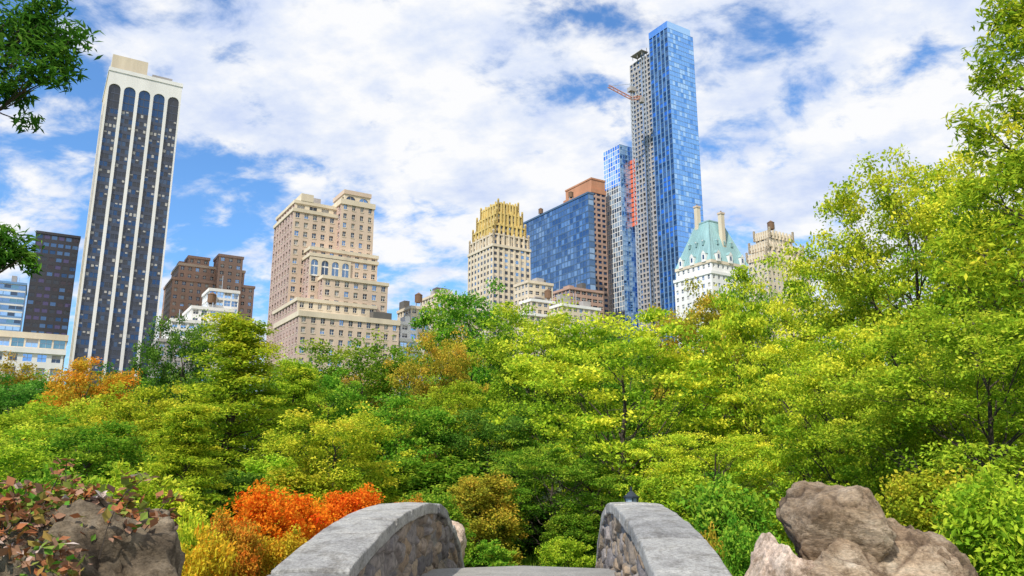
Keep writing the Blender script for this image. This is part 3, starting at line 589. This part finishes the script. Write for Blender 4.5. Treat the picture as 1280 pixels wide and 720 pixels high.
# ivy over the left boulder
rng=np.random.default_rng(11); rnd=random.Random(11); V=[];F=[]; cl=[]
for i in range(80):
    px=rnd.uniform(-40,172); a=Vector((sx(px,650,6.4),rnd.uniform(5.85,6.9),0)); k=(px-60)/140; a.z=3.72-.40*k*k-abs(6.6-a.y)*.2+rnd.gauss(0,.05); cl.append((a,.15))
for i in range(60):
    a=cl[rnd.randrange(80)][0]; e=a+Vector((rnd.gauss(0,.2),rnd.gauss(0,.1),rnd.uniform(.02,.24))); tube(V,F,curve(a-Vector((0,0,.2)),e,rnd,4),[.009,.008,.006,.005,.003],4); cl.append((e,.08))
for i in range(16):
    px=rnd.uniform(0,120); x=sx(px,670,5.7); cl.append((Vector((x,5.55+rnd.random()*.2,3.35+rnd.gauss(0,.1))),.10))
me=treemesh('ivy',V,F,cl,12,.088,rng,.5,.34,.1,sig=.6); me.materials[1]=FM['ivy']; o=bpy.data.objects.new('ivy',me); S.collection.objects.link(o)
# grass
rng=np.random.default_rng(5); n=26000; x=rng.uniform(-4,6,n); y=rng.uniform(17,40,n); hgt=rng.uniform(.08,.34,n)*(1+.8*np.sin(x*2.1+y)*np.sin(y*1.3)); 
keep=~((np.abs(x-.4)<1.5)&(y<20.5)); x=x[keep];y=y[keep];hgt=hgt[keep]; n=len(x)
z=np.array([ground_z(a,b) for a,b in zip(x,y)]); th=rng.uniform(0,6.28,n); w=.018; l=rng.normal(0,.09,(n,2))
B=np.stack([x,y,z],1); dx=np.stack([np.cos(th)*w,np.sin(th)*w,np.zeros(n)],1); tip=B+np.stack([l[:,0],l[:,1],hgt],1)
VV=np.stack([B-dx,B+dx,tip],1).reshape(-1,3); me=bpy.data.meshes.new('grass'); me.from_pydata(VV.tolist(),[],np.arange(n*3).reshape(-1,3).tolist())
a=me.attributes.new('tint','FLOAT','POINT'); a.data.foreach_set('value',np.repeat(rng.uniform(0,1,n),3).astype(np.float32)); me.materials.append(FM['grass']); o=bpy.data.objects.new('grass',me); S.collection.objects.link(o)

# ---------------------------------------------------------------- sky and sun
sd_=Vector((-.5,-.866)).normalized(); EL=math.radians(47)
w=bpy.data.worlds.new('sky'); S.world=w; w.use_nodes=True; nt=w.node_tree; nt.nodes.clear()
sky=nt.nodes.new('ShaderNodeTexSky'); sky.sky_type='NISHITA'; sky.sun_disc=False; sky.sun_elevation=EL; sky.sun_rotation=math.atan2(sd_.x,sd_.y)%(2*math.pi)
tint=nt.nodes.new('ShaderNodeMix'); tint.data_type='RGBA'; tint.blend_type='MULTIPLY'; tint.inputs[0].default_value=1; tint.inputs[7].default_value=(.72,1.12,1.5,1); L(nt,sky.outputs[0],tint.inputs[6])
bs=nt.nodes.new('ShaderNodeBackground'); bs.inputs[1].default_value=.15; L(nt,tint.outputs[2],bs.inputs[0])
tc=nt.nodes.new('ShaderNodeTexCoord'); sp=nt.nodes.new('ShaderNodeSeparateXYZ'); L(nt,tc.outputs['Generated'],sp.inputs[0])
def mth(op,a,b=None,cl=False):
    x=nt.nodes.new('ShaderNodeMath'); x.operation=op; x.use_clamp=cl
    for i,v in enumerate((a,b)):
        if v is None: continue
        if isinstance(v,(int,float)): x.inputs[i].default_value=v
        else: L(nt,v,x.inputs[i])
    return x.outputs[0]
zz=mth('ADD',mth('MAXIMUM',sp.outputs[2],0.),.35); cb=nt.nodes.new('ShaderNodeCombineXYZ'); L(nt,mth('DIVIDE',sp.outputs[0],zz),cb.inputs[0]); L(nt,mth('DIVIDE',sp.outputs[1],zz),cb.inputs[1])
mp=nt.nodes.new('ShaderNodeMapping'); mp.inputs['Rotation'].default_value=(0,0,.5); mp.inputs['Scale'].default_value=(1.0,1.25,1); mp.inputs['Location'].default_value=(3.1,1.7,.4); L(nt,cb.outputs[0],mp.inputs[0]); v=mp.outputs[0]
n1=noise_node(nt,v,1.8,3,.5); n2=noise_node(nt,v,8.0,12,.6); nt.nodes[-1].inputs['Distortion'].default_value=.2
s_=mth('ADD',mth('MULTIPLY',n1,.5),mth('MULTIPLY',n2,.55)); s_=mth('ADD',s_,mth('MULTIPLY',sp.outputs[0],.13))
mask=nt.nodes.new('ShaderNodeMapRange'); mask.interpolation_type='SMOOTHSTEP'; mask.inputs[1].default_value=.415; mask.inputs[2].default_value=.545; L(nt,s_,mask.inputs[0])
cc_=ramp(nt,noise_node(nt,v,6.0,10,.6),[(.32,(.60,.70,.95)),(.46,(.79,.85,.98)),(.58,(.98,.985,1.0))])
bc=nt.nodes.new('ShaderNodeBackground'); bc.inputs[1].default_value=1.0; L(nt,cc_,bc.inputs[0])
mx=nt.nodes.new('ShaderNodeMixShader'); L(nt,mask.outputs[0],mx.inputs[0]); L(nt,bs.outputs[0],mx.inputs[1]); L(nt,bc.outputs[0],mx.inputs[2])
ow=nt.nodes.new('ShaderNodeOutputWorld'); L(nt,mx.outputs[0],ow.inputs[0])
sl=bpy.data.lights.new('sun','SUN'); sl.energy=5.0; sl.angle=math.radians(.5); sl.color=(1,.94,.83); so=bpy.data.objects.new('sun',sl); S.collection.objects.link(so)
to=Vector((sd_.x*math.cos(EL),sd_.y*math.cos(EL),math.sin(EL))); so.rotation_euler=to.to_track_quat('Z','Y').to_euler(); so.location=to*50
cam=bpy.data.cameras.new('camera'); co_=bpy.data.objects.new('camera',cam); S.collection.objects.link(co_); S.camera=co_
cam.lens=36*F_/1280; cam.sensor_width=36; cam.clip_end=9000; cam.clip_start=.1; co_.location=(0,0,EYE); co_.rotation_euler=(math.pi/2+P,0,0)
